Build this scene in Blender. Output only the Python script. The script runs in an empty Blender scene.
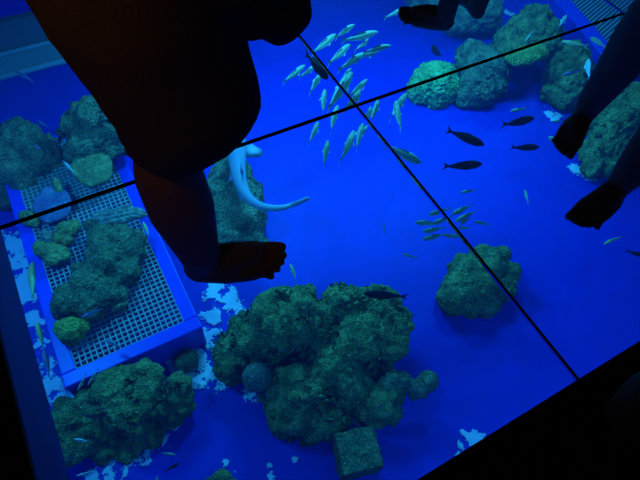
import bpy, bmesh, math, random
from mathutils import Vector, Matrix, noise
random.seed(7)
C = bpy.context.scene.collection
SC = bpy.context.scene
PI = math.pi

# ------------------------------------------------------------------ camera
F = 531.0
H = 1.2
zc = Vector((37.7, 352.0, 531.0)).normalized()
xc = Vector((1507.0, 640.0, -531.0)).normalized()
yc = zc.cross(xc)
R = Matrix((xc, yc, zc))                      # camera -> world
cam_data = bpy.data.cameras.new('camera')
cam = bpy.data.objects.new('camera', cam_data)
C.objects.link(cam)
cam_data.sensor_fit = 'HORIZONTAL'; cam_data.sensor_width = 36.0
cam_data.lens = F / 640.0 * 36.0
cam_data.clip_start = 0.02; cam_data.clip_end = 100
cam.matrix_world = Matrix.Translation((0, 0, H)) @ R.to_4x4()
SC.camera = cam

# ------------------------------------------------------------------ light and exposure
world = bpy.data.worlds.new('dark_room'); SC.world = world
world.use_nodes = True
bg = world.node_tree.nodes['Background']
bg.inputs[0].default_value = (0.6, 0.55, 0.7, 1); bg.inputs[1].default_value = 0.004

FLOOR = -2.6
TT = -2.3          # top of the grating tray
def area(name, loc, target, sx, sy, power, col, spread=PI):
    d = bpy.data.lights.new(name, 'AREA'); d.shape = 'RECTANGLE'; d.size = sx; d.size_y = sy
    d.energy = power; d.color = col; d.spread = spread
    o = bpy.data.objects.new(name, d); C.objects.link(o); o.location = loc
    o.rotation_euler = (Vector(target) - Vector(loc)).to_track_quat('-Z', 'Y').to_euler()
    return o
BLUE = (0.012, 0.43, 1.0)
area('tank_lamp_or_fill', (1.7, 3.7, -0.36), (1.7, 2.2, FLOOR), 0.9, 0.3, 105, BLUE)
area('tank_lamp_or_fill', (3.3, 3.0, -0.36), (2.7, 2.2, FLOOR), 0.6, 0.3, 66, BLUE)
area('tank_lamp_or_fill', (-0.9, 2.6, -0.36), (-0.2, 2.0, FLOOR), 0.3, 0.4, 34, BLUE)
area('tank_lamp_or_fill', (1.6, -0.45, -0.36), (1.6, 1.1, FLOOR), 3.6, 0.3, 22, BLUE)  # added fill from the camera side, evens out the rocks
area('tank_lamp_or_fill', (5.4, 3.6, -0.36), (5.4, 3.2, FLOOR), 1.0, 0.3, 30, BLUE)  # extra light added to brighten the upper right tray frame
area('warm_shorts_fill', (-0.9, 0.3, 2.1), (0.02, 0.74, 0.80), 0.2, 0.2, 0.03, (1.0, 0.5, 0.2), 0.38)  # added warm light, spread kept narrow to tint only the shorts

SC.view_settings.view_transform = 'Standard'
SC.view_settings.look = 'None'
SC.view_settings.gamma = 1.0
SC.view_settings.use_curve_mapping = False
SC.view_settings.exposure = 0.0
SC.cycles.max_bounces = 8
SC.cycles.transparent_max_bounces = 12
SC.cycles.volume_bounces = 1
SC.cycles.sample_clamp_indirect = 4.0

# ------------------------------------------------------------------ helpers
def at(px, py, z):
    d = R @ Vector((px - 320.0, -(py - 240.0), -F))
    t = (z - H) / d.z
    return Vector((d.x * t, d.y * t, z))
def ppm(px, py, z):
    """metres per pixel of something facing the camera at that spot"""
    return -((at(px, py, z) - Vector((0, 0, H))).dot(zc_view)) / F
zc_view = R @ Vector((0, 0, 1))

def tag(o, label=None, cat=None, group=None, kind=None):
    if label: o['label'] = label
    if cat: o['category'] = cat
    if group: o['group'] = group
    if kind: o['kind'] = kind
    return o
def empty(name, loc=(0, 0, 0), rz=0):
    o = bpy.data.objects.new(name, None); C.objects.link(o)
    o.location = loc; o.rotation_euler = (0, 0, rz); o.empty_display_size = 0.1
    return o
def link_mesh(name, me, mat=None, parent=None, smooth=True):
    o = bpy.data.objects.new(name, me); C.objects.link(o)
    if mat:
        me.materials.clear(); me.materials.append(mat)
    if parent: o.parent = parent
    if smooth:
        me.polygons.foreach_set('use_smooth', [True] * len(me.polygons)); me.update()
    return o
def obj(name, bm, mat=None, parent=None, smooth=True):
    me = bpy.data.meshes.new(name); bm.to_mesh(me); bm.free()
    return link_mesh(name, me, mat, parent, smooth)
def add_box(bm, x0, x1, y0, y1, z0, z1, M=None):
    r = bmesh.ops.create_cube(bm, size=1.0)
    m = Matrix.Translation(((x0+x1)/2, (y0+y1)/2, (z0+z1)/2)) @ Matrix.Diagonal((x1-x0, y1-y0, z1-z0, 1))
    if M: m = M @ m
    bmesh.ops.transform(bm, matrix=m, verts=r['verts'])
def add_ball(bm, p, r, sc=(1, 1, 1), sub=2, rot=None):
    q = bmesh.ops.create_icosphere(bm, subdivisions=sub, radius=1.0)
    m = Matrix.Translation(p) @ (rot if rot else Matrix.Identity(4)) @ Matrix.Diagonal((r*sc[0], r*sc[1], r*sc[2], 1))
    bmesh.ops.transform(bm, matrix=m, verts=q['verts'])
def add_cap(bm, a, b, ra, rb, flat=False, seg=20):
    """round cone from a to b"""
    a = Vector(a); b = Vector(b); d = b - a
    q = bmesh.ops.create_cone(bm, cap_ends=True, segments=seg, radius1=ra, radius2=rb, depth=max(d.length, 1e-4))
    m = Matrix.Translation((a+b)/2) @ d.to_track_quat('Z', 'Y').to_matrix().to_4x4()
    bmesh.ops.transform(bm, matrix=m, verts=q['verts'])
    if not flat:
        add_ball(bm, a, ra*0.995); add_ball(bm, b, rb*0.995)
def chain(bm, pts, rad):
    for i in range(len(pts) - 1):
        add_cap(bm, pts[i], pts[i+1], rad[i], rad[i+1])
def remeshed(bm, voxel, smooth_it=2, name='m'):
    """union of everything in bm as one continuous surface"""
    me = bpy.data.meshes.new(name); bm.to_mesh(me); bm.free()
    o = bpy.data.objects.new('tmp', me); C.objects.link(o)
    r = o.modifiers.new('r', 'REMESH'); r.mode = 'VOXEL'; r.voxel_size = voxel; r.adaptivity = 0
    if smooth_it:
        s = o.modifiers.new('s', 'SMOOTH'); s.factor = 0.5; s.iterations = smooth_it
    dg = bpy.context.evaluated_depsgraph_get(); dg.update()
    out = bpy.data.meshes.new_from_object(o.evaluated_get(dg))
    out.name = name
    bpy.data.objects.remove(o); bpy.data.meshes.remove(me)
    return out

# ------------------------------------------------------------------ materials
def nt(name):
    m = bpy.data.materials.new(name); m.use_nodes = True
    return m, m.node_tree, m.node_tree.nodes['Principled BSDF']
def plain(name, col, rough=0.6, spec=0.3, bump=0.0, bscale=60.0):
    m, t, b = nt(name)
    b.inputs['Base Color'].default_value = (*col, 1); b.inputs['Roughness'].default_value = rough
    b.inputs['Specular IOR Level'].default_value = spec
    n = t.nodes.new('ShaderNodeTexNoise'); n.inputs['Scale'].default_value = bscale; n.inputs['Detail'].default_value = 4
    g = t.nodes.new('ShaderNodeTexCoord'); t.links.new(g.outputs['Object'], n.inputs['Vector'])
    mix = t.nodes.new('ShaderNodeMix'); mix.data_type = 'RGBA'
    mix.inputs[6].default_value = (*[c*0.82 for c in col], 1); mix.inputs[7].default_value = (*[min(1, c*1.15) for c in col], 1)
    t.links.new(n.outputs['Fac'], mix.inputs[0]); t.links.new(mix.outputs[2], b.inputs['Base Color'])
    if bump:
        bu = t.nodes.new('ShaderNodeBump'); bu.inputs['Strength'].default_value = bump; bu.inputs['Distance'].default_value = 0.01
        t.links.new(n.outputs['Fac'], bu.inputs['Height']); t.links.new(bu.outputs[0], b.inputs['Normal'])
    return m
def rocky(name, dark, mid, light, s1=9.0, s2=45.0, spots=None, bump=0.9):
    m, t, b = nt(name); L = t.links; N = t.nodes
    b.inputs['Roughness'].default_value = 0.9; b.inputs['Specular IOR Level'].default_value = 0.1
    g = N.new('ShaderNodeTexCoord')
    n1 = N.new('ShaderNodeTexNoise'); n1.inputs['Scale'].default_value = s1; n1.inputs['Detail'].default_value = 6; n1.inputs['Roughness'].default_value = 0.65
    n2 = N.new('ShaderNodeTexNoise'); n2.inputs['Scale'].default_value = s2; n2.inputs['Detail'].default_value = 5; n2.inputs['Roughness'].default_value = 0.75
    v = N.new('ShaderNodeTexVoronoi'); v.inputs['Scale'].default_value = s2 * 0.8
    for x in (n1, n2, v): L.new(g.outputs['Object'], x.inputs['Vector'])
    r = N.new('ShaderNodeValToRGB'); e = r.color_ramp.elements
    e[0].position = 0.36; e[0].color = (*dark, 1); e[1].position = 0.64; e[1].color = (*light, 1)
    k = e.new(0.5); k.color = (*mid, 1)
    a = N.new('ShaderNodeMath'); a.operation = 'MULTIPLY_ADD'; a.inputs[1].default_value = 0.5
    h = N.new('ShaderNodeMath'); h.operation = 'MULTIPLY'; h.inputs[1].default_value = 0.5
    L.new(n2.outputs['Fac'], h.inputs[0]); L.new(n1.outputs['Fac'], a.inputs[0]); L.new(h.outputs[0], a.inputs[2])
    L.new(a.outputs[0], r.inputs[0])
    out = r.outputs[0]
    if spots:
        r2 = N.new('ShaderNodeValToRGB'); r2.color_ramp.elements[0].position = 0.62; r2.color_ramp.elements[1].position = 0.72
        n3 = N.new('ShaderNodeTexNoise'); n3.inputs['Scale'].default_value = s2*1.6; n3.inputs['Detail'].default_value = 2
        L.new(g.outputs['Object'], n3.inputs['Vector']); L.new(n3.outputs['Fac'], r2.inputs[0])
        mx = N.new('ShaderNodeMix'); mx.data_type = 'RGBA'; mx.inputs[7].default_value = (*spots, 1)
        L.new(r2.outputs[0], mx.inputs[0]); L.new(out, mx.inputs[6]); out = mx.outputs[2]
    L.new(out, b.inputs['Base Color'])
    bu = N.new('ShaderNodeBump'); bu.inputs['Strength'].default_value = bump; bu.inputs['Distance'].default_value = 0.035
    hh = N.new('ShaderNodeMath'); hh.operation = 'ADD'
    L.new(n2.outputs['Fac'], hh.inputs[0]); L.new(v.outputs['Distance'], hh.inputs[1])
    L.new(hh.outputs[0], bu.inputs['Height']); L.new(bu.outputs[0], b.inputs['Normal'])
    return m
M = {}
M['blue_paint'] = plain('blue_pool_paint', (0.0, 0.022, 0.50), 0.55, 0.25, 0.15, 9)
M['tray_paint'] = plain('blue_tray_plastic', (0.0, 0.045, 0.72), 0.4, 0.4, 0.05, 25)
M['ledge'] = plain('grey_ledge_concrete', (0.35, 0.33, 0.3), 0.7, 0.3, 0.2, 20)
M['ledge_dark'] = plain('dark_grey_ledge_concrete', (0.16, 0.16, 0.17), 0.7, 0.3, 0.2, 20)
M['pipe'] = plain('white_pipe', (0.85, 0.8, 0.75), 0.4, 0.4)
M['grate'] = plain('pale_grating', (0.5, 0.42, 0.42), 0.6, 0.3)
M['slat'] = plain('grey_slats', (0.02, 0.06, 0.10), 0.5, 0.5, 0.3, 18)
M['deck'] = plain('black_deck', (0.012, 0.012, 0.014), 0.7, 0.15, 0.1, 40)
M['lip'] = plain('dark_beam_paint', (0.008, 0.012, 0.09), 0.6, 0.3)
M['seam'] = plain('black_silicone', (0.01, 0.012, 0.012), 0.6, 0.2)
M['sand'] = plain('white_sand', (0.88, 0.72, 0.85), 0.9, 0.1, 0.4, 120)
M['rock'] = rocky('coral_rock', (0.06, 0.06, 0.03), (0.42, 0.30, 0.09), (1.0, 0.72, 0.24), 9, 75)
M['rock_pale'] = rocky('blue_grey_rock', (0.06, 0.05, 0.04), (0.38, 0.26, 0.13), (0.85, 0.6, 0.3), 10, 70)
M['rock_speck'] = rocky('encrusted_rock', (0.06, 0.07, 0.04), (0.28, 0.2, 0.085), (0.5, 0.4, 0.17), 10, 60, spots=(0.9, 0.75, 0.5))
M['rock_yellow'] = rocky('yellow_rock', (0.2, 0.16, 0.05), (0.6, 0.36, 0.11), (0.9, 0.6, 0.2), 9, 45)
M['coral_green'] = rocky('green_coral', (0.15, 0.16, 0.03), (0.55, 0.42, 0.08), (0.9, 0.75, 0.16), 12, 55)
M['coral_bright'] = rocky('bright_green_coral', (0.12, 0.3, 0.09), (0.4, 0.66, 0.2), (0.7, 1.0, 0.35), 10, 40)
M['coral_violet'] = rocky('violet_coral', (0.15, 0.12, 0.1), (0.3, 0.24, 0.16), (0.5, 0.4, 0.25), 12, 70, spots=(0.7, 0.6, 0.6))
M['coral_plate'] = rocky('plate_coral', (0.22, 0.17, 0.06), (0.42, 0.27, 0.10), (0.8, 0.55, 0.2), 20, 90, bump=0.6)
M['disc'] = rocky('blue_disc', (0.1, 0.07, 0.2), (0.2, 0.14, 0.28), (0.3, 0.25, 0.35), 8, 50, bump=0.3)
M['shell'] = rocky('pale_shell', (0.15, 0.13, 0.12), (0.4, 0.3, 0.24), (0.8, 0.6, 0.45), 10, 45, bump=0.8)
M['skin'] = plain('dim_skin', (0.42, 0.24, 0.17), 0.6, 0.3, 0.1, 90)
M['nail'] = plain('toe_nail', (0.5, 0.33, 0.27), 0.35, 0.5)
M['shorts'] = plain('brown_shorts_cloth', (0.16, 0.10, 0.08), 0.95, 0.05, 0.3, 160)
M['shirt'] = plain('dark_shirt_cloth', (0.06, 0.06, 0.08), 0.95, 0.05, 0.3, 160)
M['hair'] = plain('dark_hair', (0.02, 0.015, 0.01), 0.6, 0.3, 0.5, 120)
M['eye'] = plain('eye', (0.02, 0.02, 0.02), 0.1, 0.6)
M['eye_white'] = plain('eye_white', (0.6, 0.6, 0.6), 0.2, 0.5)

def fishmat(name, back, belly, z0=-0.04, z1=0.05, rough=0.35):
    m, t, b = nt(name); L = t.links; N = t.nodes
    g = N.new('ShaderNodeTexCoord'); s = N.new('ShaderNodeSeparateXYZ'); L.new(g.outputs['Object'], s.inputs[0])
    mr = N.new('ShaderNodeMapRange'); mr.inputs[1].default_value = z0; mr.inputs[2].default_value = z1
    L.new(s.outputs[2], mr.inputs[0])
    n = N.new('ShaderNodeTexNoise'); n.inputs['Scale'].default_value = 14; L.new(g.outputs['Object'], n.inputs['Vector'])
    ad = N.new('ShaderNodeMath'); ad.operation = 'MULTIPLY_ADD'; ad.inputs[1].default_value = 0.4; ad.inputs[2].default_value = -0.2
    L.new(n.outputs['Fac'], ad.inputs[0])
    a2 = N.new('ShaderNodeMath'); a2.use_clamp = True; L.new(ad.outputs[0], a2.inputs[0]); L.new(mr.outputs[0], a2.inputs[1])
    mx = N.new('ShaderNodeMix'); mx.data_type = 'RGBA'
    mx.inputs[6].default_value = (*belly, 1); mx.inputs[7].default_value = (*back, 1)
    L.new(a2.outputs[0], mx.inputs[0]); L.new(mx.outputs[2], b.inputs['Base Color'])
    b.inputs['Roughness'].default_value = rough; b.inputs['Specular IOR Level'].default_value = 0.15
    return m
FM = {
 'silver': fishmat('silvery_fish_skin', (0.36, 0.30, 0.18), (0.9, 0.85, 0.6)),
 'grey': fishmat('grey_green_fish_skin', (0.34, 0.3, 0.2), (0.6, 0.55, 0.4)),
 'dark': fishmat('dark_fish_skin', (0.008, 0.008, 0.008), (0.015, 0.015, 0.01), rough=0.7),
 'pale': fishmat('pale_fish_skin', (0.6, 0.55, 0.5), (0.9, 0.85, 0.8)),
 'yellow': fishmat('yellow_green_fish_skin', (0.7, 0.5, 0.2), (0.9, 0.7, 0.35)),
 'blue': fishmat('blue_fish_skin', (0.25, 0.17, 0.3), (0.5, 0.4, 0.6)),
 'shark': fishmat('pale_shark_skin', (0.22, 0.24, 0.34), (0.5, 0.5, 0.55), -0.05, 0.07, 0.5),
}
gm, t_, b_ = nt('clear_floor_glass')
b_.inputs['Base Color'].default_value = (0.93, 0.98, 1, 1); b_.inputs['Roughness'].default_value = 0.0
b_.inputs['Transmission Weight'].default_value = 1.0; b_.inputs['IOR'].default_value = 1.45
M['glass'] = gm
wm = bpy.data.materials.new('tank_water'); wm.use_nodes = True; wt = wm.node_tree; wt.nodes.clear()
wo = wt.nodes.new('ShaderNodeOutputMaterial'); wtr = wt.nodes.new('ShaderNodeBsdfTransparent')
wt.links.new(wtr.outputs[0], wo.inputs['Surface'])
wv = wt.nodes.new('ShaderNodeVolumePrincipled')
wv.inputs['Color'].default_value = (0.05, 0.35, 1.0, 1); wv.inputs['Density'].default_value = 0.026
wv.inputs['Absorption Color'].default_value = (0.5, 0.9, 1.0, 1); wv.inputs['Anisotropy'].default_value = 0.2
wt.links.new(wv.outputs[0], wo.inputs['Volume'])
M['water'] = wm

# ------------------------------------------------------------------ tank shell
X0, X1, Y0, Y1 = -1.35, 8.2, -0.9, 5.44
def slab(name, x0, x1, y0, y1, z0, z1, mat):
    bm = bmesh.new(); add_box(bm, x0, x1, y0, y1, z0, z1)
    o = obj(name, bm, M[mat], None, False); o['kind'] = 'structure'; return o
slab('floor', X0, X1, Y0, Y1, FLOOR-0.1, FLOOR, 'blue_paint')
slab('wall_left', X0-0.1, X0, Y0-0.1, Y1+0.1, FLOOR-0.1, -0.257, 'blue_paint')
slab('wall_right', X1, X1+0.1, Y0-0.1, Y1+0.1, FLOOR-0.1, -0.257, 'blue_paint')
slab('wall_front', X0, X1, Y0-0.1, Y0, FLOOR-0.1, -0.257, 'blue_paint')
slab('wall_back', X0, X1, Y1, Y1+0.1, FLOOR-0.1, -0.257, 'blue_paint')
slab('trim_1', X0, X1, 5.28, Y1, FLOOR, -2.385, 'ledge')           # lower step under the far wall
slab('trim_2', X0, X1, 5.36, Y1, -2.385, -2.07, 'ledge_dark')
bm = bmesh.new(); add_cap(bm, (X0, 5.265, FLOOR+0.03), (X1, 5.265, FLOOR+0.03), 0.03, 0.03, True)
o = obj('trim_3', bm, M['pipe']); o['kind'] = 'structure'
bm = bmesh.new(); add_cap(bm, (X0, 5.325, -2.365), (X1, 5.325, -2.365), 0.022, 0.022, True)
o = obj('trim_4', bm, M['pipe']); o['kind'] = 'structure'

# the glass floor: opening OX0..OX1 x OY0..OY1 in a black deck, 0.257 deep
OX0, OX1, OY0, OY1 = -0.362, 3.30, 0.035, 3.168
SB1, SB2, SA, SA2 = 0.806, 2.066, 1.079, 2.124
DT = -0.257
bm = bmesh.new()
add_box(bm, -4.0, OX0, -3.0, 7.0, DT, 0); add_box(bm, OX1, 9.5, -3.0, 7.0, DT, 0)
add_box(bm, OX0, OX1, -3.0, OY0, DT, 0); add_box(bm, OX0, OX1, OY1, 7.0, DT, 0)
o = obj('floor_deck', bm, M['deck'], None, False); o['kind'] = 'structure'
bm = bmesh.new()
add_box(bm, OX0, OX0+0.006, OY0, OY1, DT, -0.02); add_box(bm, OX1-0.006, OX1, OY0, OY1, DT, -0.02)
add_box(bm, OX0, OX1, OY0, OY0+0.006, DT, -0.02); add_box(bm, OX0, OX1, OY1-0.006, OY1, DT, -0.02)
o = obj('trim_5', bm, M['lip'], None, False); o['kind'] = 'structure'
SW = 0.0042
xs = [OX0, SB1, SB2, OX1]; ys = [OY0, SA, SA2, OY1]
for i in range(3):
    for j in range(3):
        bm = bmesh.new(); add_box(bm, xs[i]+SW, xs[i+1]-SW, ys[j]+SW, ys[j+1]-SW, -0.011, 0)
        o = obj('floor_glass', bm, M['glass'], None, False); o['kind'] = 'structure'
bm = bmesh.new()
for y in (SA, SA2): add_box(bm, OX0, OX1, y-SW, y+SW, -0.012, 0.0005)
add_box(bm, OX0, OX0+SW, OY0, OY1, -0.02, 0.0005); add_box(bm, OX1-SW, OX1, OY0, OY1, -0.02, 0.0005); add_box(bm, OX0, OX1, OY0-0.001, OY0+SW, -0.02, 0.0005); add_box(bm, OX0, OX1, OY1-SW, OY1+0.001, -0.02, 0.0005)
o = obj('trim_6', bm, M['seam'], None, False); o['kind'] = 'structure'
for i, x in enumerate((SB1, SB2)):
    w = SW*(0.95 if i == 0 else 0.8)
    bm = bmesh.new(); [add_box(bm, x-w, x+w, a, b, -0.012, 0.0005) for a, b in ((OY0, SA-SW), (SA+SW, SA2-SW), (SA2+SW, OY1))]
    o = obj('trim_%d' % (7+i), bm, M['seam'], None, False); o['kind'] = 'structure'
bm = bmesh.new(); add_box(bm, X0+0.001, X1-0.001, Y0+0.001, Y1-0.001, FLOOR-0.02, -0.34)
o = obj('tank_water', bm, M['water'], None, False); tag(o, kind='structure')

# ------------------------------------------------------------------ white sand on the tank floor
sand_blobs = [(186,374,10),(174,370,7),(198,352,8),(168,362,5),(214,290,9),(228,300,12),(224,283,9),(212,318,8),(236,315,8),(206,340,13),(200,362,14),(212,375,10),(224,386,8),(196,380,9),(176,378,9),
 (247,396,7),(256,402,4),(10,245,16),(14,262,15),(20,282,13),(26,298,8),(33,322,9),(38,345,9),(44,365,9),(52,385,12),(64,396,10),(80,396,9),
 (110,470,15),(94,475,10),(128,464,9),(150,455,8),(165,440,6),(172,424,6),(178,408,6),(186,398,5),(360,419,8),(354,413,6),(366,395,6),(345,428,5),
 (464,434,6),(472,441,6),(478,437,7),(460,446,5),(457,452,4),(548,114,6),(556,119,5),(577,171,7),(587,177,6),(562,60,7),(228,462,4),(235,470,5),
 (268,466,4),(295,460,4),(270,475,5),(508,14,5),(205,300,4),(203,315,4),(545,108,4)]
def sand_patch():
    cell = 0.0085; verts = []; faces = []; seen = set()
    pts = [(at(x, y, FLOOR), r * ppm(x, y, FLOOR) * 1.25, r) for x, y, r in sand_blobs]
    idx = {}
    def vid(i, j):
        k = (i, j)
        if k not in idx:
            idx[k] = len(verts)
            x, y = i*cell, j*cell
            verts.append((x + random.uniform(-.3, .3)*cell, y + random.uniform(-.3, .3)*cell, FLOOR + 0.003 + 0.004*noise.noise((x*20, y*20, 3))))
        return idx[k]
    for c, r, rp in pts:
        n = int(r/cell) + 2; ci, cj = int(c.x/cell), int(c.y/cell)
        for i in range(ci-n, ci+n+1):
            for j in range(cj-n, cj+n+1):
                if (i, j) in seen: continue
                x, y = (i+.5)*cell, (j+.5)*cell
                d = math.hypot(x-c.x, y-c.y)/r
                if d > 1.2: continue
                nz = noise.fractal((x*11, y*11, 1.7), 0.5, 2.2, 5)
                if (1-d) + nz*0.95 > (0.25 if rp > 6.5 else 0.5):
                    seen.add((i, j)); faces.append((vid(i, j), vid(i+1, j), vid(i+1, j+1), vid(i, j+1)))
    me = bpy.data.meshes.new('sand'); me.from_pydata(verts, [], faces)
    o = link_mesh('sand', me, M['sand'])
    s = o.modifiers.new('thick', 'SOLIDIFY'); s.thickness = 0.004; s.offset = 1
    tag(o, 'white sand scattered in broken patches on the blue tank floor', 'sand', kind='stuff')
sand_patch()

# ------------------------------------------------------------------ rocks
def rock(name, label, cat, blobs, mat, base=FLOOR, voxel=0.018, amp=0.035, freq=7.0, ridged=0.03, flat=1.0, group=None, hs=0.55, seed=0, cube=None):
    c0 = at(blobs[0][0], blobs[0][1], base)
    bm = bmesh.new()
    for b in blobs:
        px, py, rp = b[:3]
        r = rp * ppm(px, py, base + 0.15)
        h = b[3] if len(b) > 3 else r * hs
        p = at(px, py, base + h)
        add_ball(bm, p - c0, r, (1, 1, b[4] if len(b) > 4 else flat), 3)
    if cube:
        for m in cube: add_box(bm, *m[:6], M=m[6])
    me = remeshed(bm, voxel, 1, name)
    so = Vector((seed*3.1, seed*1.7, seed*5.3))
    for v in me.vertices:
        w = (v.co + c0)
        p = w * freq + so
        n = v.normal
        d = noise.fractal(p * 0.8, 1.0, 2.0, 2) * amp * 0.55
        d += (abs(noise.noise(p * 1.5)) * 1.1 + abs(noise.noise(p * 3.1 + so)) * 0.7 + abs(noise.noise(p * 6.3)) * 0.6 - 0.6) * amp
        q = 1.0 - abs(noise.noise(w * freq * 0.5 + so)) * 7.0
        d -= max(0.0, q) * ridged * 0.5
        v.co = v.co + n * d
        if v.co.z < 0.0: v.co.z = 0.0
    o = link_mesh(name, me, M[mat])
    o.location = c0
    tag(o, label, cat, group)
    return o

rock('reef_rock', 'largest rough green-brown reef rock heaped in the middle of the tank', 'rock',
 [(283,319,33,.42,.7),(300,303,18,.40,.7),(257,335,24,.34,.7),(310,326,22,.38,.7),(280,335,24,.2),(236,352,24,.12),(231,366,19,.1),(245,330,18,.16),(345,312,27,.25),(337,300,15,.22),(378,306,23,.32,.7),(392,322,19,.32,.7),(389,342,20,.3,.7),(362,338,28,.32,.7),(370,330,22,.15),
  (330,365,36,.15),(305,390,34,.13),(290,412,26,.1),(325,414,26,.1),(345,385,28,.13),(312,426,18,.06),(280,388,22,.14),(268,372,16,.1),(378,362,16,.12)], 'rock', amp=0.045, ridged=0.05, freq=6.0, voxel=0.013)
rock('brain_coral', 'round speckled violet-grey coral lump clinging to lower left of the largest reef rock', 'coral', [(257,377,14.5,.3)], 'coral_violet', amp=0.008, ridged=0.004, voxel=0.012, freq=14)
rock('reef_rock', 'dark pitted rock wedged between largest reef rock and the square block', 'rock',
 [(378,402,21,.12),(388,393,17,.14),(366,408,14,.1),(388,412,14,.08),(374,418,12,.06)], 'rock', amp=0.02, ridged=0.02, seed=2, voxel=0.012)
rock('coral_branch', 'pale knobbly coral branch with round knob at its right end', 'coral',
 [(428,381,10.5,.24),(420,390,8,.2),(411,386,8,.22),(402,381,9,.24),(393,379,9,.24),(386,384,8,.22),(413,394,6,.16)], 'rock_pale', amp=0.014, ridged=0.008, voxel=0.01, freq=12, seed=3, hs=.6)
cb = at(358, 450, FLOOR)
rock('reef_block', 'square-cut brown rock block standing alone below the largest reef rock', 'rock',
 [(356,455,13,.12)], 'rock_speck', amp=0.014, ridged=0.008, voxel=0.01, freq=12, seed=4,
 cube=[(-0.15, 0.12, -0.145, 0.115, 0.0, 0.25, Matrix.Rotation(-0.28, 4, 'Z'))])
rock('reef_rock', 'layered green reef rock in the lower left beside the dark deck beam', 'rock',
 [(118,390,24,.40,.5),(142,384,22,.40,.5),(100,402,17,.36,.5),(130,404,24,.38,.5),(152,394,15,.38,.5),(118,414,16,.34,.5),(125,392,18,.2),(75,420,18,.15),(60,430,18,.12),(72,445,19,.1),(92,434,17,.1),(85,408,18,.15),
  (178,385,14,.16),(182,402,14,.1),(172,415,14,.04),(150,437,15,.02,.5),(128,447,17,.02,.5),(105,448,16,.02,.7),(135,425,16,.05),(154,410,13,.12),(110,420,14,.1),(65,408,12,.12),(172,400,15,.1)], 'rock', amp=0.035, ridged=0.04, freq=6.5, seed=5, voxel=0.013, flat=.85)
rock('pebble_rock', 'small round green rock on white sand near the tray corner', 'rock', [(187,361,12.5,.06)], 'rock_speck', amp=0.014, ridged=0.01, voxel=0.01, freq=10, seed=6)
rock('pebble_rock', 'small dark rock cut by the lower picture edge below the largest rock', 'rock', [(222,480,11,.08),(213,484,8,.05),(231,485,8,.05)], 'rock', amp=0.014, ridged=0.01, voxel=0.012, freq=10, seed=7)
rock('reef_rock', 'lobed teal reef rock standing alone right of centre under the long seam', 'rock',
 [(486,266,21,.16),(466,272,18,.16),(460,288,20,.12),(452,300,16,.08),(476,292,22,.14),(485,303,16,.08),(500,288,16,.1),(509,273,12,.14),(470,305,14,.06),(499,257,11,.14)], 'rock', amp=0.03, ridged=0.02, freq=7, seed=8, voxel=0.014)
rock('reef_rock', 'teal reef rock under the pale shark behind the nearest bare foot', 'rock',
 [(232,178,22,.2),(240,198,24,.2),(246,220,22,.16),(226,215,22,.16),(228,238,20,.12),(250,238,16,.1),(222,195,20,.2),(262,244,8,.06)], 'rock_pale', amp=0.025, ridged=0.03, freq=7, seed=9)
rock('brain_coral', 'bright green mound of coral beside the crossed seams', 'coral',
 [(433,84,22,.14),(424,88,17,.1),(442,88,17,.1),(436,96,15,.06),(445,76,12,.1),(418,94,11,.06)], 'coral_bright', amp=0.035, ridged=0.02, freq=17, seed=10, voxel=0.016)
rock('reef_rock', 'dim blue-green reef rock right of the bright green coral', 'rock',
 [(472,58,17,.25),(484,72,22,.2),(476,88,20,.15),(466,96,13,.08),(492,86,16,.12),(496,62,14,.2),(485,97,12,.08)], 'rock_pale', amp=0.04, ridged=0.04, freq=6, seed=11)
rock('reef_rock', 'tall cragged olive reef rock arching beside the upper right tray', 'rock',
 [(535,24,17,.45),(522,32,16,.4),(508,42,15,.4),(547,33,15,.4),(500,55,13,.3),(520,50,14,.4),(538,46,14,.4),(550,48,11,.35),(495,72,13,.15),(556,60,12,.25),(553,78,12,.15),(552,92,11,.1)], 'rock', amp=0.055, ridged=0.06, freq=5.5, seed=12)
rock('coral_shelf', 'pale green coral shelf over the blue hollow of the arching rock', 'coral',
 [(526,56,12,.5),(514,60,9,.5),(538,52,10,.52)], 'coral_green', amp=0.03, ridged=0.03, freq=9, seed=13, flat=.6)
rock('reef_rock', 'olive rough rock between the arching rock and the upper legs', 'rock',
 [(572,58,15,.3),(578,72,15,.25),(570,86,16,.2),(578,97,13,.12),(562,98,13,.1),(566,72,13,.25)], 'rock', amp=0.05, ridged=0.05, freq=6.5, seed=14)
rock('reef_rock', 'reef rock under the two small bare feet at the top edge', 'rock',
 [(480,10,22,.3),(460,18,16,.25),(488,22,14,.15),(440,0,20,.3),(418,-4,14,.25),(468,2,18,.3),(452,27,8,.1)], 'rock_pale', amp=0.045, ridged=0.05, freq=5.5, seed=15)
rock('reef_rock', 'big green-brown rock seen between the two legs at right', 'rock',
 [(615,130,26,.25),(640,110,26,.3),(600,152,20,.15),(592,168,11,.08),(612,165,18,.1),(640,140,22,.2),(655,120,24,.2),(628,166,14,.1),(622,108,18,.25)], 'rock', amp=0.055, ridged=0.06, freq=5, seed=16)
rock('reef_rock', 'large blue-green boulder at the left edge above the tray', 'rock',
 [(20,148,27,.32),(5,160,28,.3),(38,160,24,.28),(28,178,26,.2),(5,185,24,.15),(50,175,14,.15),(-20,165,30,.25),(45,147,13,.3),(18,134,14,.38)], 'rock_pale', amp=0.05, ridged=0.06, freq=5, seed=17)
rock('reef_rock', 'blue-green boulder between the left boulder and the brown shorts', 'rock',
 [(90,118,20,.35),(78,130,17,.3),(105,128,20,.32),(86,146,19,.22),(108,145,17,.2),(73,152,11,.15),(122,146,11,.14)], 'rock_pale', base=TT+0.0, amp=0.045, ridged=0.05, freq=5.5, seed=18)

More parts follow.
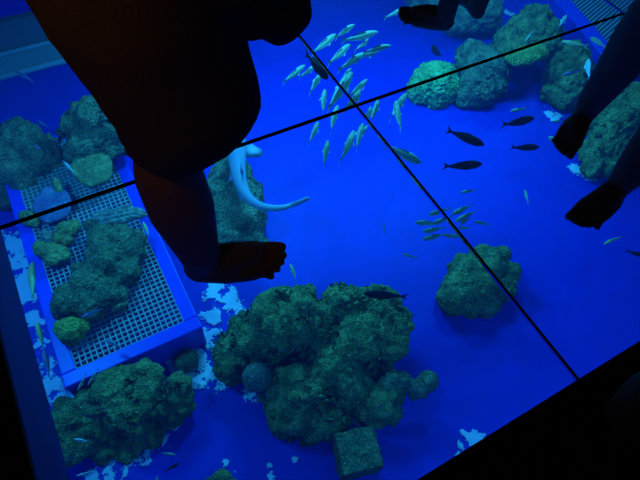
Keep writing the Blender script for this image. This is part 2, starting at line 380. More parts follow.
# --- the grating trays
def tray(name, label, x0, x1, y0, y1, top, w, inner, M_=None, slats=False):
    root = empty(name, (x0, y0, FLOOR))
    if M_ is not None: root.rotation_euler = (0, 0, M_)
    W, D, Z = x1-x0, y1-y0, top-FLOOR
    bm = bmesh.new()
    add_box(bm, 0, W, 0, w, 0, Z); add_box(bm, 0, W, D-w, D, 0, Z)
    add_box(bm, 0, w, w, D-w, 0, Z); add_box(bm, W-w, W, w, D-w, 0, Z)
    e = obj('frame', bm, M['tray_paint'], root, False)
    bv = e.modifiers.new('b', 'BEVEL'); bv.width = 0.008; bv.segments = 2
    bm = bmesh.new(); t = 0.0075; dz = 0.03; p = 0.038
    if not slats:
        n = round((W-2*w)/p); q = (W-2*w)/n
        for i in range(n+1): add_box(bm, w+i*q-t/2, w+i*q+t/2, w, D-w, Z-dz, Z-0.004)
        n = round((D-2*w)/p); q = (D-2*w)/n
        for i in range(n+1): add_box(bm, w, W-w, w+i*q-t/2, w+i*q+t/2, Z-dz, Z-0.005)
        obj('grating', bm, M['grate'], root, False)
        bm = bmesh.new(); add_box(bm, w, W-w, w, D-w, 0.02, 0.05)
        obj('base_panel', bm, M['tray_paint'], root, False)
    else:
        ang = 0.235 + 0.30; dx, dy = math.cos(ang), math.sin(ang)     # round rods laid slantwise across the frame
        for k in range(-40, 80):
            oy = k*0.05; ts = []
            # line (w, oy) + t*(dx, dy) clipped to the inside of the frame
            t0, t1 = 0.0, (W-2*w)/dx
            lo, hi = (w-oy)/dy, (D-w-oy)/dy
            t0, t1 = max(t0, lo), min(t1, hi)
            if t1 - t0 < 0.03: continue
            add_cap(bm, (w+t0*dx, oy+t0*dy, Z-0.05), (w+t1*dx, oy+t1*dy, Z-0.05), 0.012, 0.012, True, 8)
        obj('slat_panel', bm, M['grate'], root, False)
        bm = bmesh.new(); add_box(bm, w, W-w, w, D-w, 0.02, 0.05)
        obj('base_panel', bm, M['slat'], root, False)
    tag(root, label, 'tray')
    return root
tray('grating_tray', 'blue framed tray with pale square grating under the left seam', -0.745, 0.20, 1.665, 3.95, TT, 0.098, 0)
tray('slatted_tray', 'blue framed tray with dark slats in the upper right corner', 5.17, 6.9, 2.35, 4.35, -2.35, 0.2, 0, -0.235, True)

# --- what lies on the grating tray
rock('encrusted_rock', 'large dark speckled rock sprawling over the middle of the grating tray', 'rock',
 [(102,240,16,.1),(120,242,18,.1),(133,252,14,.08),(106,262,21,.1),(126,273,15,.08),(90,285,21,.09),(112,294,17,.08),(72,300,19,.08),(92,306,17,.08),(118,306,10,.05),(62,308,12,.05),(96,228,11,.1),(137,240,10,.08),(80,270,10,.06)],
 'rock_speck', base=TT, amp=0.025, ridged=0.03, freq=8, seed=20, voxel=0.012)
rock('brain_coral', 'yellow-green brain coral at the lower left corner of the grating tray', 'coral',
 [(72,330,14,.1),(64,328,10,.08),(81,327,9,.08),(70,336,10,.06)], 'coral_green', base=TT, amp=0.012, ridged=0.008, freq=14, seed=21, voxel=0.01)
rock('tray_rock', 'yellowish oval rock near the left rim of the grating tray', 'rock',
 [(50,252,10,.08),(42,249,9,.08),(60,253,9,.06),(66,257,6,.05),(54,258,9,.06)], 'rock_yellow', base=TT, amp=0.015, ridged=0.016, freq=10, seed=22, voxel=0.011)
rock('tray_rock', 'olive rock with ragged edge between violet disc and sprawling rock', 'rock',
 [(66,232,10,.06),(60,238,8,.05),(74,226,7,.06),(68,241,6,.04)], 'rock_yellow', base=TT, amp=0.018, ridged=0.02, freq=11, seed=23, voxel=0.011)
rock('tray_rock', 'tiny blue-grey stone between yellowish oval rock and violet disc', 'rock',
 [(46,236,6,.04),(50,240,5,.03)], 'shell', base=TT, amp=0.01, ridged=0.01, freq=14, seed=24, voxel=0.01)
rock('tray_rock', 'small yellowish stone on the far left rim of the tray beside the seam', 'rock',
 [(29,219,8,.05),(35,222,6,.04),(24,216,6,.04)], 'rock_yellow', base=TT, amp=0.012, ridged=0.01, freq=12, seed=25, voxel=0.011)
def disc(name, label, cat, px, py, rp, h, mat, tilt=(0, 0), sy=1.0, th=0.035, z=TT):
    c = at(px, py, z); bm = bmesh.new(); r = rp * ppm(px, py, z) * 1.0
    q = bmesh.ops.create_icosphere(bm, subdivisions=5, radius=1.0)
    for v in q['verts']:
        a = math.atan2(v.co.y, v.co.x)
        k = 1 + 0.03*math.sin(2*a+1) + 0.04*math.sin(5*a) + 0.03*noise.noise(v.co*4)
        v.co.x *= r*k; v.co.y *= r*k*sy
        zz = v.co.z; v.co.z = th*math.copysign(abs(zz)**0.5, zz) + 0.006*noise.noise(Vector((v.co.x*30, v.co.y*30, 2)))
    bmesh.ops.transform(bm, matrix=Matrix.Rotation(tilt[0], 4, 'X') @ Matrix.Rotation(tilt[1], 4, 'Y'), verts=bm.verts)
    o = obj(name, bm, M[mat]); o.location = c + Vector((0, 0, h)); tag(o, label, cat); return o
disc('plate_coral', 'round flat yellow-green plate coral beside the shorts on the tray', 'coral', 100, 184, 18, 0.20, 'coral_plate', (0.35, 0), 1.12, th=0.04)
disc('violet_disc', 'round flat blue-violet disc lying on the tray across the seam', 'disc', 57, 212, 17, 0.09, 'disc', (0.25, 0), 1.15, th=0.03)
def shell_slab():
    c = at(120, 216, TT + 0.16); bm = bmesh.new()
    q = bmesh.ops.create_icosphere(bm, subdivisions=5, radius=1.0)
    for v in q['verts']:
        x = v.co.x
        wdt = 0.085 * (1.0 - 0.45*max(0, x)) * (1 + 0.1*math.sin(9*x))
        v.co = Vector((x*0.21, v.co.y*wdt + 0.02*math.sin(3*x), v.co.z*0.045 + 0.006*math.sin(v.co.y*14)))
        v.co += v.co.normalized()*0.012*noise.noise(v.co*25)
    bmesh.ops.transform(bm, matrix=Matrix.Rotation(-0.42, 4, 'Z'), verts=bm.verts)
    o = obj('clam_shell', bm, M['shell']); o.location = c
    tag(o, 'pale blue-grey elongated shell slab lying on top of the sprawling tray rock', 'shell')
shell_slab()
o = disc('coral_chip', 'small upright yellow-green chip standing beside the violet disc', 'coral', 64, 197, 3.5, 0.14, 'coral_plate', (0.2, 0), 2.6, th=0.02)

# ------------------------------------------------------------------ fish (unit length 1, nose at +x)
def fish_mesh(hh, hw, peak=0.35, bend=0.0, tail_w=0.03):
    """body lofted along x from the nose (0.5) to the tail root (-0.36)"""
    bm = bmesh.new(); n = 18; m = 14; rings = []
    for i in range(n+1):
        s = i/n; x = 0.5 - 0.86*s
        if s < peak: k = math.sin(PI/2 * (s/peak))**0.62
        else: k = math.cos(PI/2 * ((s-peak)/(1-peak)))**0.9*(1-tail_w/hh) + tail_w/hh
        k = max(k, 0.04)
        y0 = bend * (s**2)
        ring = []
        for j in range(m):
            a = 2*PI*j/m
            ring.append(bm.verts.new((x, y0 + hw*k*math.cos(a)*(1 if s < .7 else 1-.5*(s-.7)/.3), hh*k*math.sin(a) + (0.01 if s < .4 else 0))))
        rings.append(ring)
    for i in range(n):
        for j in range(m):
            bm.faces.new((rings[i][j], rings[i][(j+1) % m], rings[i+1][(j+1) % m], rings[i+1][j]))
    bm.faces.new(rings[0][::-1]); bm.faces.new(rings[-1])
    bmesh.ops.recalc_face_normals(bm, faces=bm.faces)
    me = bpy.data.meshes.new('body'); bm.to_mesh(me); bm.free()
    me.polygons.foreach_set('use_smooth', [True]*len(me.polygons)); return me
def fin_mesh(name, pts, th=0.006, axis='y'):
    """thin fin with real thickness from an outline of (x, y, z) points"""
    bm = bmesh.new(); c = sum((Vector(p) for p in pts), Vector())/len(pts)
    d = Vector((0, th, 0)) if axis == 'y' else Vector((0, 0, th))
    vs = [bm.verts.new(p) for p in pts]
    a = bm.verts.new(c + d); b = bm.verts.new(c - d)
    for i in range(len(vs)):
        j = (i+1) % len(vs)
        bm.faces.new((vs[i], vs[j], a)); bm.faces.new((vs[j], vs[i], b))
    bmesh.ops.recalc_face_normals(bm, faces=bm.faces)
    me = bpy.data.meshes.new(name); bm.to_mesh(me); bm.free(); return me
def fish_kind(hh, hw, bend, fork=0.13, peak=.35, dorsal=0.05):
    K = {'body': [fish_mesh(hh, hw, peak, bend)]}
    r = 0.03; yb = bend
    dy = bend*0.25
    K['tail_fin'] = [fin_mesh('tail_fin', [(-0.34, yb, r), (-0.5, yb+dy, fork), (-0.43, yb+dy*.6, 0), (-0.5, yb+dy, -fork), (-0.34, yb, -r)])]
    K['dorsal_fin'] = [fin_mesh('dorsal_fin', [(0.18, bend*.14, hh*.9), (0.08, bend*.24, hh*.95+dorsal), (-0.12, bend*.52, hh*.6+dorsal*.8), (-0.25, bend*.76, hh*.42), (0, bend*.34, hh*.7)])]
    K['pectoral_fin'] = [fin_mesh('pectoral_fin', [(0.22, s*hw*.85, -.02), (0.10, s*(hw+.035), -.04), (0.07, s*(hw+.015), -.05), (0.15, s*hw*.8, -.03)], 0.004, 'z') for s in (-1, 1)]
    es = []
    for s in (-1, 1):
        bm = bmesh.new(); add_ball(bm, (0.40, s*hw*.62, hh*.22), 0.018, (1, .7, 1), 1); me = bpy.data.meshes.new('eye'); bm.to_mesh(me); bm.free(); es.append(me)
    K['eye'] = es
    return K
KINDS = {}
for bi, b in enumerate((-0.07, 0.0, 0.07)):
    KINDS['slim', bi] = fish_kind(0.088, 0.076, b)
    KINDS['full', bi] = fish_kind(0.135, 0.085, b, 0.15)
    KINDS['thin', bi] = fish_kind(0.07, 0.055, b, 0.08)
    KINDS['deep', bi] = fish_kind(0.27, 0.09, b, 0.14, 0.42, 0.06)
protos = {}
def fish(name, label, hx, hy, tx, ty, z, kind='slim', mat='silver', bend=1, group=None, roll=0.0, dz=0.0):
    h = at(hx, hy, z); t = at(tx, ty, z - dz)
    L = (h - t).length; mid = (h + t)/2
    key = (kind, bend, mat)
    root = empty(name, mid); dirv = (h - t).normalized()
    root.rotation_mode = 'QUATERNION'
    xax = dirv; yax = Vector((0, 0, 1)).cross(xax).normalized(); zax = xax.cross(yax)
    rm = Matrix((xax, yax, zax)).transposed().to_4x4() @ Matrix.Rotation(roll, 4, 'X')
    root.rotation_quaternion = rm.to_quaternion(); root.scale = (L, L, L)
    if key not in protos:
        parts = []
        for pn, mes in KINDS[kind, bend].items():
            for me in mes:
                me2 = me.copy(); me2.materials.clear(); me2.materials.append(M['eye'] if pn == 'eye' else FM[mat])
                parts.append((pn, me2))
        protos[key] = parts
    for pn, me in protos[key]:
        o = bpy.data.objects.new(pn, me); C.objects.link(o); o.parent = root
    tag(root, label, 'fish', group)
    return root
G = 'school of silvery green fish below the top seam'
U = [ # head, tail, label, mat
 ((354.5,25.5),(333,38),'schooling fish topmost and farthest up in the upper school'),
 ((336,35),(311,55),'fish right of the seam, above the dark fish on the seam'),
 ((378,32.5),(342.5,44),'schooling fish second from top, long and level, pointing right'),
 ((391,46.5),(361,52),'schooling fish rightmost of the upper school, level, pointing right'),
 ((350,45),(327,66),'schooling fish slanting up steeply between two longer fish near the seam'),
 ((379,52),(352,60),'schooling fish half hidden directly under the rightmost one'),
 ((366,54),(334.5,70),'schooling fish with a long forked tail in the middle of the upper school'),
 ((305,66),(282,84),'schooling fish leftmost of the upper school, nearest below the dark bag'),
 ((315,66),(300,80),'schooling fish partly behind the seam, left of the dark fish tail'),
 ((323,73),(306,94),'schooling fish lying left of the seam just under the dark fish'),
 ((352,73),(326,113),'longest schooling fish, running down-left across the long seam'),
 ((367,80),(350,99),'schooling fish stout and steep just above the crossing of the seams'),
 ((325,90),(320,115),'schooling fish hanging upright just above the cross seam at left'),
 ((351,69),(341,81),'short schooling fish tucked under the fork-tailed one at the school centre'),
 ((318,122),(311,146),'schooling fish upright directly below the cross seam, leftmost there'),
 ((338,106),(327,133),'schooling fish crossing under the cross seam, second from left'),
 ((328,141),(323,168),'schooling fish lowest left, upright on open blue floor'),
 ((354,131),(343,165),'schooling fish lowest of the school beside the long seam'),
 ((363,124),(353,151),'schooling fish close right of the lowest one and touching it'),
 ((371,107),(364,127),'schooling fish just under the crossing of the two seams'),
 ((378,100),(373,124),'schooling fish upright right of the seam crossing'),
 ((407,94),(386,119),'schooling fish slanting beside the bright green coral'),
 ((395,102),(401,131),'schooling fish pointing up crossing the one beside the bright green coral'),
 ((361,90),(344,117),'schooling fish close above the seam crossing, mostly under the seam'),
 ((368,126),(355,141),'short schooling fish directly right of the long seam below the crossing'),
 ((369,40),(354,52),'faint schooling fish between the two long level ones'),
]
for i, (h, t, l) in enumerate(U):
    z = -1.25 - 0.5*((i*37) % 10)/10
    fish('schooling_fish', 'silvery ' + l, *h, *t, z, 'slim', 'grey' if i in (25, 13, 24) else 'silver', i % 3, G)
G2 = 'small school of grey-green fish on the long seam'
for i, (h, t, l) in enumerate([
 ((428,215),(452,210),'top left of the small school above the seam'),
 ((451,215),(473,205),'top right of the small school, tail up'),
 ((415,223),(440,223),'leftmost of the small school, level'),
 ((433,223),(454,218),'in the small school overlapping the leftmost one'),
 ((455,222),(477,211),'right of the seam in the small school, tail raised'),
 ((460,225),(470,217),'short and tucked behind the seam in the small school'),
 ((422,232),(446,229),'third row left in the small school'),
 ((422,240),(446,234),'lowest left in the small school'),
 ((459,237),(438,236),'lowest of the small school crossing under the seam'),
 ((458,228),(472,229),'short, right of the seam at the third row'),
 ((474,222),(490,225),'alone just right of the small school')]):
    fish('schooling_fish', 'grey-green fish ' + l, *h, *t, -1.9 - 0.03*(i % 4), 'full', 'grey', i % 3, G2)
GD = 'dark fish over the open floor'
fish('dark_fish', 'dark fish with raised forked tail, upper of the pair pointing right', 484,146,446,130,-1.5,'full','dark',1,GD)
fish('dark_fish', 'dark level fish, lower of the pair pointing right', 482,165,442,167,-1.5,'full','dark',1,GD)
fish('dark_fish', 'dark fish under the arching rock with pale fin tips, highest of the dark four', 534,119,501,126,-1.6,'full','dark',1,GD)
fish('dark_fish', 'short plump dark fish nearest to the upper bare foot', 539,148,510,148,-1.6,'full','dark',1,GD)
fish('dark_fish', 'black fish swimming left over the right end of the largest rock', 363,294,408,297,-1.7,'full','dark',1)
fish('dark_fish', 'black fish lying along the seam in the upper school', 328,80,305,53,-0.9,'full','dark',1)
fish('slender_fish', 'long grey fish pointing down-right beside the long seam below the upper school', 421,164,385,145,-1.5,'full','grey',1)
fish('dark_fish', 'dark fish at the right edge under the lowest foot', 646,257,625,251,-1.6,'full','dark',1)
fish('slender_fish', 'bright yellow-green curved fish below the lowest bare foot', 603,245,621,235,-1.9,'thin','yellow',2)
fish('butterfly_fish', 'round dark butterfly-like fish above the bright green coral', 431,47,442,57,-1.9,'deep','dark',1)
fish('slender_fish', 'pale greenish fish by the toes of the topmost foot', 401,10,384,19,-1.6,'slim','grey',1)
fish('small_fish', 'small pale fish just above the highest of the dark four', 510,112,528,108,-2.0,'slim','grey',1)
fish('small_fish', 'small pale level fish near the toes of the upper foot', 551,122,563,122,-2.0,'slim','grey',1)
fish('small_fish', 'small pale speck fish beside white sand by the arching rock', 554,113,564,117,-2.2,'slim','pale',1)
fish('small_fish', 'olive fish partly behind the toes of the upper foot', 548,137,566,150,-1.8,'full','grey',1)
fish('small_fish', 'small green fish alone between the dark pair and the small school', 460,193,477,190,-1.9,'slim','grey',1)
fish('small_fish', 'dim upright fish on open floor left of the lowest bare foot', 524,190,530,205,-2.1,'slim','grey',2)
fish('small_fish', 'small green fish left of the lobed rock, alone on blue floor', 402,254,418,259,-1.9,'slim','grey',1)
fish('small_fish', 'tiny dim upright fish below the long grey fish', 383,222,385,236,-2.2,'thin','blue',1)
fish('small_fish', 'small pale fish just right of the nearest foot above the largest rock', 290,264,297,282,-1.7,'slim','yellow',1)
fish('small_fish', 'pale blue curved fish in front of the far ledge', 16,72,37,82,-1.7,'thin','blue',2)
fish('small_fish', 'pinkish small fish over the top of the left boulder', 38,121,49,128,-2.0,'slim','blue',1)
fish('small_fish', 'bright blue slim fish on the right face of the left boulder', 64,162,76,175,-1.9,'thin','pale',1)
fish('small_fish', 'short blue fish on the front of the left boulder', 34,145,43,151,-1.9,'slim','blue',1)
fish('slender_fish', 'long pale yellow fish in the sand channel near the dark beam', 33,262,29,302,-2.3,'slim','yellow',0)
fish('slender_fish', 'yellow-green fish in the channel left of the yellow-green coral', 37,322,44,349,-2.3,'full','yellow',1)
fish('slender_fish', 'blue-grey fish lowest in the channel beside the dark beam', 44,350,50,379,-2.3,'full','blue',1)
GP = 'pair of grey fish below the tray corner'
fish('slender_fish', 'grey-green fish, left of the parallel pair below the tray', 78,391,87,373,-2.3,'slim','grey',1,GP)
fish('slender_fish', 'grey-green fish, right of the parallel pair below the tray', 88,386,99,368,-2.3,'slim','grey',1,GP)
fish('small_fish', 'bright blue small fish over the lower left layered rock', 74,439,90,442,-2.0,'slim','pale',1)
fish('slender_fish', 'pale slim fish at the bottom edge beside the dark beam', 76,476,98,472,-2.1,'thin','pale',0)
fish('small_fish', 'green fish over sand right of the layered rock foot', 176,455,160,453,-2.1,'slim','silver',1)
fish('dark_fish', 'dim dark blue fish at the bottom edge near the layered rock', 180,463,163,472,-2.3,'slim','dark',1)
fish('small_fish', 'small green fish tip at the bottom picture edge', 158,476,154,488,-2.1,'slim','grey',1)
fish('slender_fish', 'bluish fish resting on the lower edge of the sprawling tray rock', 81,318,104,308,-2.1,'slim','blue',1)
fish('small_fish', 'dim blue fish over the bare lower grating', 105,340,123,348,-2.15,'slim','blue',1)
fish('small_fish', 'small pale fish at the right rim of the tray beside the leg', 143,222,150,238,-2.1,'slim','yellow',1)
fish('small_fish', 'pale blue fish over the rim of the upper right tray', 566,16,558,29,-2.0,'slim','pale',1)
fish('slender_fish', 'yellow-green fish above the olive rock beside the upper right tray', 561,42,588,47,-1.9,'slim','yellow',1)
fish('dark_fish', 'brown fish lying over the blue rim of the upper right tray', 590,38,606,48,-1.9,'full','grey',1)
fish('small_fish', 'bright whitish fish upright beside the upper leg', 587,60,589,79,-1.9,'full','pale',1)
fish('slender_fish', 'thin dim blue fish across the olive rough rock', 561,76,582,71,-1.9,'thin','blue',1)
fish('slender_fish', 'dim grey fish lying on the arching rock below the seam', 525,42,536,29,-1.7,'thin','grey',1)

# ------------------------------------------------------------------ pale shark
def shark():
    z = -2.05
    spine = [(238,118),(237,132),(237,146),(237,158),(238,170),(241,184),(247,196),(256,204),(268,208),(282,208),(295,204),(309,198)]
    rad = [3,8,10,9.5,8,6.5,5.2,4.4,3.8,3.0,2.2,1.0]
    P = [at(x, y, z) for x, y in spine]; s = ppm(240, 180, z)
    base = P[4].copy()
    root = empty('small_shark', base)
    bm = bmesh.new(); m = 16; rings = []
    # resample
    pts = []; rr = []
    for i in range(len(P)-1):
        for k in range(4):
            t = k/4
            p0 = P[max(i-1, 0)]; p1 = P[i]; p2 = P[i+1]; p3 = P[min(i+2, len(P)-1)]
            pts.append(0.5*((2*p1)+(p2-p0)*t+(2*p0-5*p1+4*p2-p3)*t*t+(3*p1-p0-3*p2+p3)*t**3)); rr.append((rad[i]*(1-t)+rad[i+1]*t)*s)
    pts.append(P[-1]); rr.append(rad[-1]*s)
    for i, (p, r) in enumerate(zip(pts, rr)):
        d = (pts[min(i+1, len(pts)-1)] - pts[max(i-1, 0)]).normalized(); sd = Vector((0, 0, 1)).cross(d).normalized()
        rings.append([bm.verts.new(p - base + sd*r*math.cos(2*PI*j/m) + Vector((0, 0, r*0.85*math.sin(2*PI*j/m)))) for j in range(m)])
    for i in range(len(rings)-1):
        for j in range(m): bm.faces.new((rings[i][j], rings[i][(j+1) % m], rings[i+1][(j+1) % m], rings[i+1][j]))
    bm.faces.new(rings[0][::-1]); bm.faces.new(rings[-1]); bmesh.ops.recalc_face_normals(bm, faces=bm.faces)
    obj('body', bm, FM['shark'], root)
    def fin(name, pp, dzs, ax='z'):
        q = [at(x, y, z + dz) - base for (x, y), dz in zip(pp, dzs)]
        me = fin_mesh(name, q, 0.012, ax); link_mesh(name, me, FM['shark'], root)
    fin('pectoral_fin', [(243,146),(252,144),(262,150),(263,156),(256,158),(244,158)], [0,0,-.02,-.02,-.02,0])
    fin('pectoral_fin', [(231,144),(222,148),(215,156),(222,158),(232,156)], [0,0,-.02,-.02,0])
    fin('pelvic_fin', [(233,168),(229,176),(228,182),(234,182),(240,184)], [0,-.02,-.03,-.02,0])
    fin('pelvic_fin', [(242,186),(238,194),(240,200),(245,202),(249,196)], [0,-.02,-.02,-.02,0])
    fin('dorsal_fin', [(240,160),(244,168),(243,176),(240,172)], [.03,.1,.1,.03], 'y')
    fin('tail_fin', [(285,208),(296,207),(310,200),(307,197),(292,203)], [-.01,-.035,-.02,.03,.03], 'y')
    tag(root, 'pale slender shark with long curved tail gliding beside the nearest leg', 'shark')
shark()

# ------------------------------------------------------------------ people
def footM(heel, toe):
    """local x forward from heel to toe, y left"""
    h = Vector((*heel, 0)); t = Vector((*toe, 0)); x = (t-h).normalized(); y = Vector((0, 0, 1)).cross(x)
    return Matrix.Translation(h) @ Matrix((x, y, Vector((0, 0, 1)))).transposed().to_4x4(), (t-h).length/0.262
def foot(bm, heel, toe, right=True, fat=1.0):
    T, k = footM(heel, toe); s = (1 if right else -1)*fat
    def P(x, y, z): return T @ Vector((x*k, y*k*s, z*k))
    r = lambda v: v*k*(1+(fat-1)*.6)
    chain(bm, [P(.034,0,.034), P(.06,0,.045), P(.11,-.004,.046), P(.17,.012,.034)], [r(.033), r(.036), r(.036), r(.03)])
    chain(bm, [P(.035,-.004,.03), P(.10,-.02,.028), P(.165,-.026,.021)], [r(.03), r(.027), r(.02)])
    chain(bm, [P(.06,0,.06), P(.13,.012,.05), P(.185,.028,.026)], [r(.036), r(.03), r(.024)])
    chain(bm, [P(.17,-.026,.02), P(.185,0,.022), P(.188,.028,.024)], [r(.019), r(.021), r(.023)])
    for (x0, y0, x1, y1, rr) in ((.19,.034,.249,.036,.0135), (.19,.014,.251,.013,.0098), (.187,-.002,.243,-.005,.0092), (.18,-.017,.23,-.022,.0088), (.168,-.031,.212,-.039,.0085)):
        mx = (x0+x1)/2+.008
        chain(bm, [P(x0,y0,.02), P(mx,(y0+y1)/2,.021), P(x1,y1,.0125)], [r(rr*1.25), r(rr), r(rr*1.02)])
    return P(.045, 0, .09), k
def hand_chain(bm, wrist, mid, k=1.0, palm_n=Vector((0, -1, 0)), side=Vector((1, 0, 0)), curl=1.0):
    """relaxed hand: palm box of chains and five separate fingers curling towards palm_n"""
    dn = (mid - wrist).normalized(); side = (side - dn*side.dot(dn)).normalized(); pn = dn.cross(side).normalized()
    if pn.dot(palm_n) < 0: pn = -pn
    def P(a, b, c): return wrist + (dn*a + side*b + pn*c)*k
    for b in (-.027, -.009, .009, .027): chain(bm, [P(0, b*.5, 0), P(.05, b, 0), P(.088, b*1.08, .003)], [.019*k, .014*k, .0115*k])
    for b, L in ((-.03, .8), (-.01, .95), (.011, 1.0), (.031, .92)):
        p = P(.088, b, .003); ang = 0.25*curl; pts = [p]; rr = [.0105*k]
        for seg in (.042, .027, .022):
            p = p + (dn*math.cos(ang) + pn*math.sin(ang))*seg*L*k; pts.append(p); rr.append(.0088*k); ang += 0.75*curl
        rr[-1] = .0072*k; chain(bm, pts, rr)
    chain(bm, [P(.02, .03, .008), P(.05, .052, .018), P(.078, .058, .03), P(.1, .052, .04)], [.0165*k, .013*k, .011*k, .0085*k])

def person(name, label, feet, pelvis, heading, k=1.0, knees=None, arms=None, voxel=0.0065, shorts=None, shorts_mat='shorts', lean=(0, 0), leg=1.0, fat=1.0, cb=0.012, prof=(1, 1)):
    """feet: [(heel, toe, is_right)], pelvis xyz, heading = unit direction the chest faces"""
    root = empty(name, (pelvis[0], pelvis[1], 0))
    off = Vector((pelvis[0], pelvis[1], 0))
    hd = Vector((*heading, 0)).normalized(); lf = Vector((0, 0, 1)).cross(hd)
    pv = Vector(pelvis); up = Vector((lean[0], lean[1], 1)).normalized()
    bm = bmesh.new()
    hips = {}
    for heel, toe, right in feet:
        ank, fk = foot(bm, heel, toe, right, fat)
        s = -1 if right else 1
        hip = pv + lf*s*0.085*k - Vector((0, 0, .03*k)); hips[right] = hip
        kn = Vector(knees[right]) if knees and right in knees else ank.lerp(hip, 0.49) + hd*0.03*k
        calf = ank.lerp(kn, 0.66) - hd*cb*k
        chain(bm, [ank - Vector((0, 0, .035*fk)), ank + Vector((0, 0, .03)), ank.lerp(kn, .4) - hd*cb*.6*k, calf, kn, kn.lerp(hip, .5), hip],
              [.034*fk*leg, .036*k*leg*prof[0], .048*k*leg*prof[1], .058*k*leg, .056*k*leg, .072*k, .088*k])
    ch = pv + up*0.36*k; nk = pv + up*0.52*k; hdp = pv + up*0.68*k + hd*0.015
    for s in (-1, 1):
        chain(bm, [pv + lf*s*.07*k, pv + up*.15*k + lf*s*.055*k, ch + lf*s*.07*k, pv + up*.46*k + lf*s*.11*k], [.105*k, .09*k, .105*k, .06*k])
    chain(bm, [pv + up*.46*k, nk, hdp - up*.06*k], [.07*k, .05*k, .05*k])
    rotm = Matrix((hd, lf, Vector((0, 0, 1)))).transposed().to_4x4()
    add_ball(bm, hdp + up*.03*k, .095*k, (1.0, .8, 1.15), 3, rotm)
    add_ball(bm, hdp + hd*.03*k - up*.05*k, .058*k, (1, .85, 1), 2, rotm)          # jaw
    chain(bm, [hdp + hd*.088*k + up*.035*k, hdp + hd*.112*k - up*.005*k], [.009*k, .014*k])  # nose
    chain(bm, [hdp + hd*.088*k + lf*.018*k - up*.04*k, hdp + hd*.088*k - lf*.018*k - up*.04*k], [.008*k, .008*k])
    for s in (-1, 1): add_ball(bm, hdp + lf*s*.078*k + up*.01*k, .028*k, (.6, .35, 1), 2, rotm)   # ears
    sleeves = []
    for right in (True, False):
        s = -1 if right else 1
        sh = pv + up*.46*k + lf*s*.17*k
        if arms and right in arms: el, wr, md, pn, sd, ak = arms[right]
        else:
            el = sh + Vector((0, 0, -.28*k)) + lf*s*.03*k; wr = el + Vector((0, 0, -.05*k)) + hd*.22*k - lf*s*.04; md = wr + hd*.06 + up*.02; pn = -lf*s; sd = up; ak = 1
        el = Vector(el); wr = Vector(wr); md = Vector(md)
        chain(bm, [pv + up*.455*k + lf*s*.10*k, sh, sh.lerp(el, .5), el, el.lerp(wr, .35), wr], [.06*k, .052*k, .044*k, .038*k, .038*k, .025*k])
        hand_chain(bm, wr, md, k*ak, Vector(pn), Vector(sd), 1.15)
        sleeves.append((sh, sh.lerp(el, .75)))
    me = remeshed(bm, voxel, 2, 'body'); me.transform(Matrix.Translation(-off))
    body = link_mesh('body', me, M['skin'], root)
    # shorts
    bm = bmesh.new()
    if shorts: shorts(bm, pv, hips)
    else:
        for right, hip in hips.items():
            kn = [f for f in feet if f[2] == right][0]
            ank = Vector((*kn[0], .09)); kk = ank.lerp(hip, .55)
            add_cap(bm, kk, hip, .095*k, .115*k, True)
    for s in (-1, 1): chain(bm, [pv + lf*s*.07*k - up*.03*k, pv + up*.1*k + lf*s*.055*k], [.125*k, .115*k])
    me = remeshed(bm, 0.012, 3, 'shorts'); me.transform(Matrix.Translation(-off))
    for v in me.vertices: v.co += v.normal * 0.008 * noise.noise(v.co * 9)
    link_mesh('shorts', me, M[shorts_mat], root)
    bm = bmesh.new()
    for s in (-1, 1):
        chain(bm, [pv + lf*s*.07*k + up*.05*k, pv + up*.16*k + lf*s*.06*k, ch + lf*s*.075*k, pv + up*.45*k + lf*s*.11*k], [.128*k, .11*k, .122*k, .072*k])
    for a, b in sleeves: add_cap(bm, a, b, .068*k, .06*k, True)
    me = remeshed(bm, 0.014, 3, 'shirt'); me.transform(Matrix.Translation(-off))
    link_mesh('shirt', me, M['shirt'], root)
    bm = bmesh.new()
    add_ball(bm, hdp + up*.055*k - hd*.018*k, .105*k, (.98, .86, 1.02), 4, rotm)
    hm = remeshed(bm, 0.01, 1, 'hair'); hm.transform(Matrix.Translation(-off))
    for v in hm.vertices: v.co += v.normal*0.01*noise.noise(v.co*30)
    link_mesh('hair', hm, M['hair'], root)
    for s in (-1, 1):
        bm = bmesh.new(); add_ball(bm, hdp + hd*.086*k + lf*s*.032*k + up*.022*k - off, .012*k, (1, 1, 1), 2)
        obj('eye', bm, M['eye_white'], root)
    tag(root, label, 'person')
    return root

# nearest person, facing right, in baggy knee-length brown shorts
def shorts_near(bm, pv, hips):
    # frusta from the hem up, wide and baggy, as the cloth falls
    P = Vector
    rings = [((.150,.755,.42),.085,.08),((.178,.755,.435),.120,.10),((.183,.755,.475),.137,.113),((.180,.755,.52),.139,.118),((.17,.765,.60),.142,.122),((.153,.78,.70),.155,.128),((.145,.82,.82),.165,.135),((.15,.88,.95),.14,.15)]
    vs = []; m = 28
    for c, rx, ry in rings:
        vs.append([bm.verts.new((c[0] + rx*math.cos(2*PI*j/m)*(1+.03*math.sin(3*j)), c[1] + ry*math.sin(2*PI*j/m), c[2] + (0.02*math.cos(2*PI*j/m) if c[2] < .5 else 0))) for j in range(m)])
    for i in range(len(vs)-1):
        for j in range(m): bm.faces.new((vs[i][j], vs[i][(j+1) % m], vs[i+1][(j+1) % m], vs[i+1][j]))
    bm.faces.new(vs[0][::-1]); bm.faces.new(vs[-1])
    add_cap(bm, (.17, 1.10, .50), hips[False], .10, .115, True)
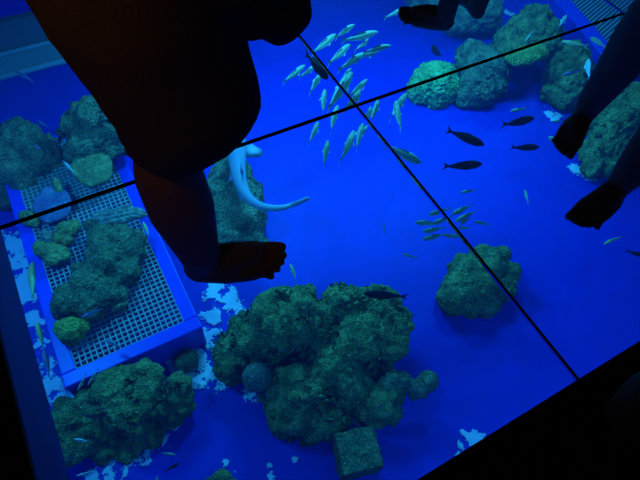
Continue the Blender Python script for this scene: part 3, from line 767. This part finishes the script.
person('person', 'barefoot person in baggy brown shorts, nearest, standing side-on at upper left', 
    [((.084,.722),(.337,.641),True), ((.12,1.22),(.37,1.24),False)], (.15,.96,.93), (1,-.05), 1.0,
    knees={True: (.15,.79,.46), False: (.21,1.06,.47)},
    arms={False: ((.30,.93,1.08),(.33,.76,1.0),(.33,.73,.945),(-1,-.3,0),(0,-1,0),.95), True: ((.28,.66,1.12),(.33,.80,1.3),(.33,.82,1.34),(-1,0,0),(0,0,1),.9)},
    voxel=0.005, shorts=shorts_near, leg=1.22, fat=1.12, cb=0.026, prof=(1.18, 1.25))
bag_bm = bmesh.new()
for c, r in (((.262,.70,.745),.062),((.300,.69,.708),.050),((.345,.69,.688),.054),((.335,.69,.76),.062),((.285,.70,.80),.055),((.34,.70,.82),.048)):
    add_ball(bag_bm, Vector(c), r, (1, .62, 1), 3)
bo = Vector((.31,.70,.63)); me = remeshed(bag_bm, .008, 3, 'bag_body'); me.transform(Matrix.Translation(-bo))
for v in me.vertices: v.co += v.normal*.006*noise.noise(v.co*22)
bag = empty('cloth_bag', bo)
link_mesh('pouch', me, M['shirt'], bag)
bm = bmesh.new()
for x in (-.035, .04): chain(bm, [Vector((x,0,.2)), Vector((x*.6,.01,.27)), Vector((.015,.03,.34))], [.007,.007,.007])
obj('strap', bm, M['shirt'], bag)
tag(bag, 'small dark soft bag hanging in front of the brown shorts by the long seam', 'bag')
# person at the right with two bare feet
person('person', 'barefoot person at the right edge with two bare feet pointing left',
    [((1.46,.70),(1.270,.612),True), ((1.335,.422),(1.118,.372),False)], (1.47,.55,.92), (-1,-.15), 0.98, voxel=0.007, leg=1.25, fat=1.2)
# small person at the top edge
person('person', 'small barefoot person at the top edge, one foot turned left',
    [((1.345,1.275),(1.196,1.43),False), ((1.478,1.275),(1.50,1.475),True)], (1.43,1.36,.74), (-.3,1), 0.78, voxel=0.006, leg=1.3, fat=1.25)
# person on the black deck, toes only just visible
person('person', 'barely visible bare toes of a person on the black deck, lower right corner',
    [((1.0,-.04),(.775,-.075),True), ((1.02,-.25),(.80,-.26),False)], (1.10,-.15,.92), (-1,0), 0.98, voxel=0.007)
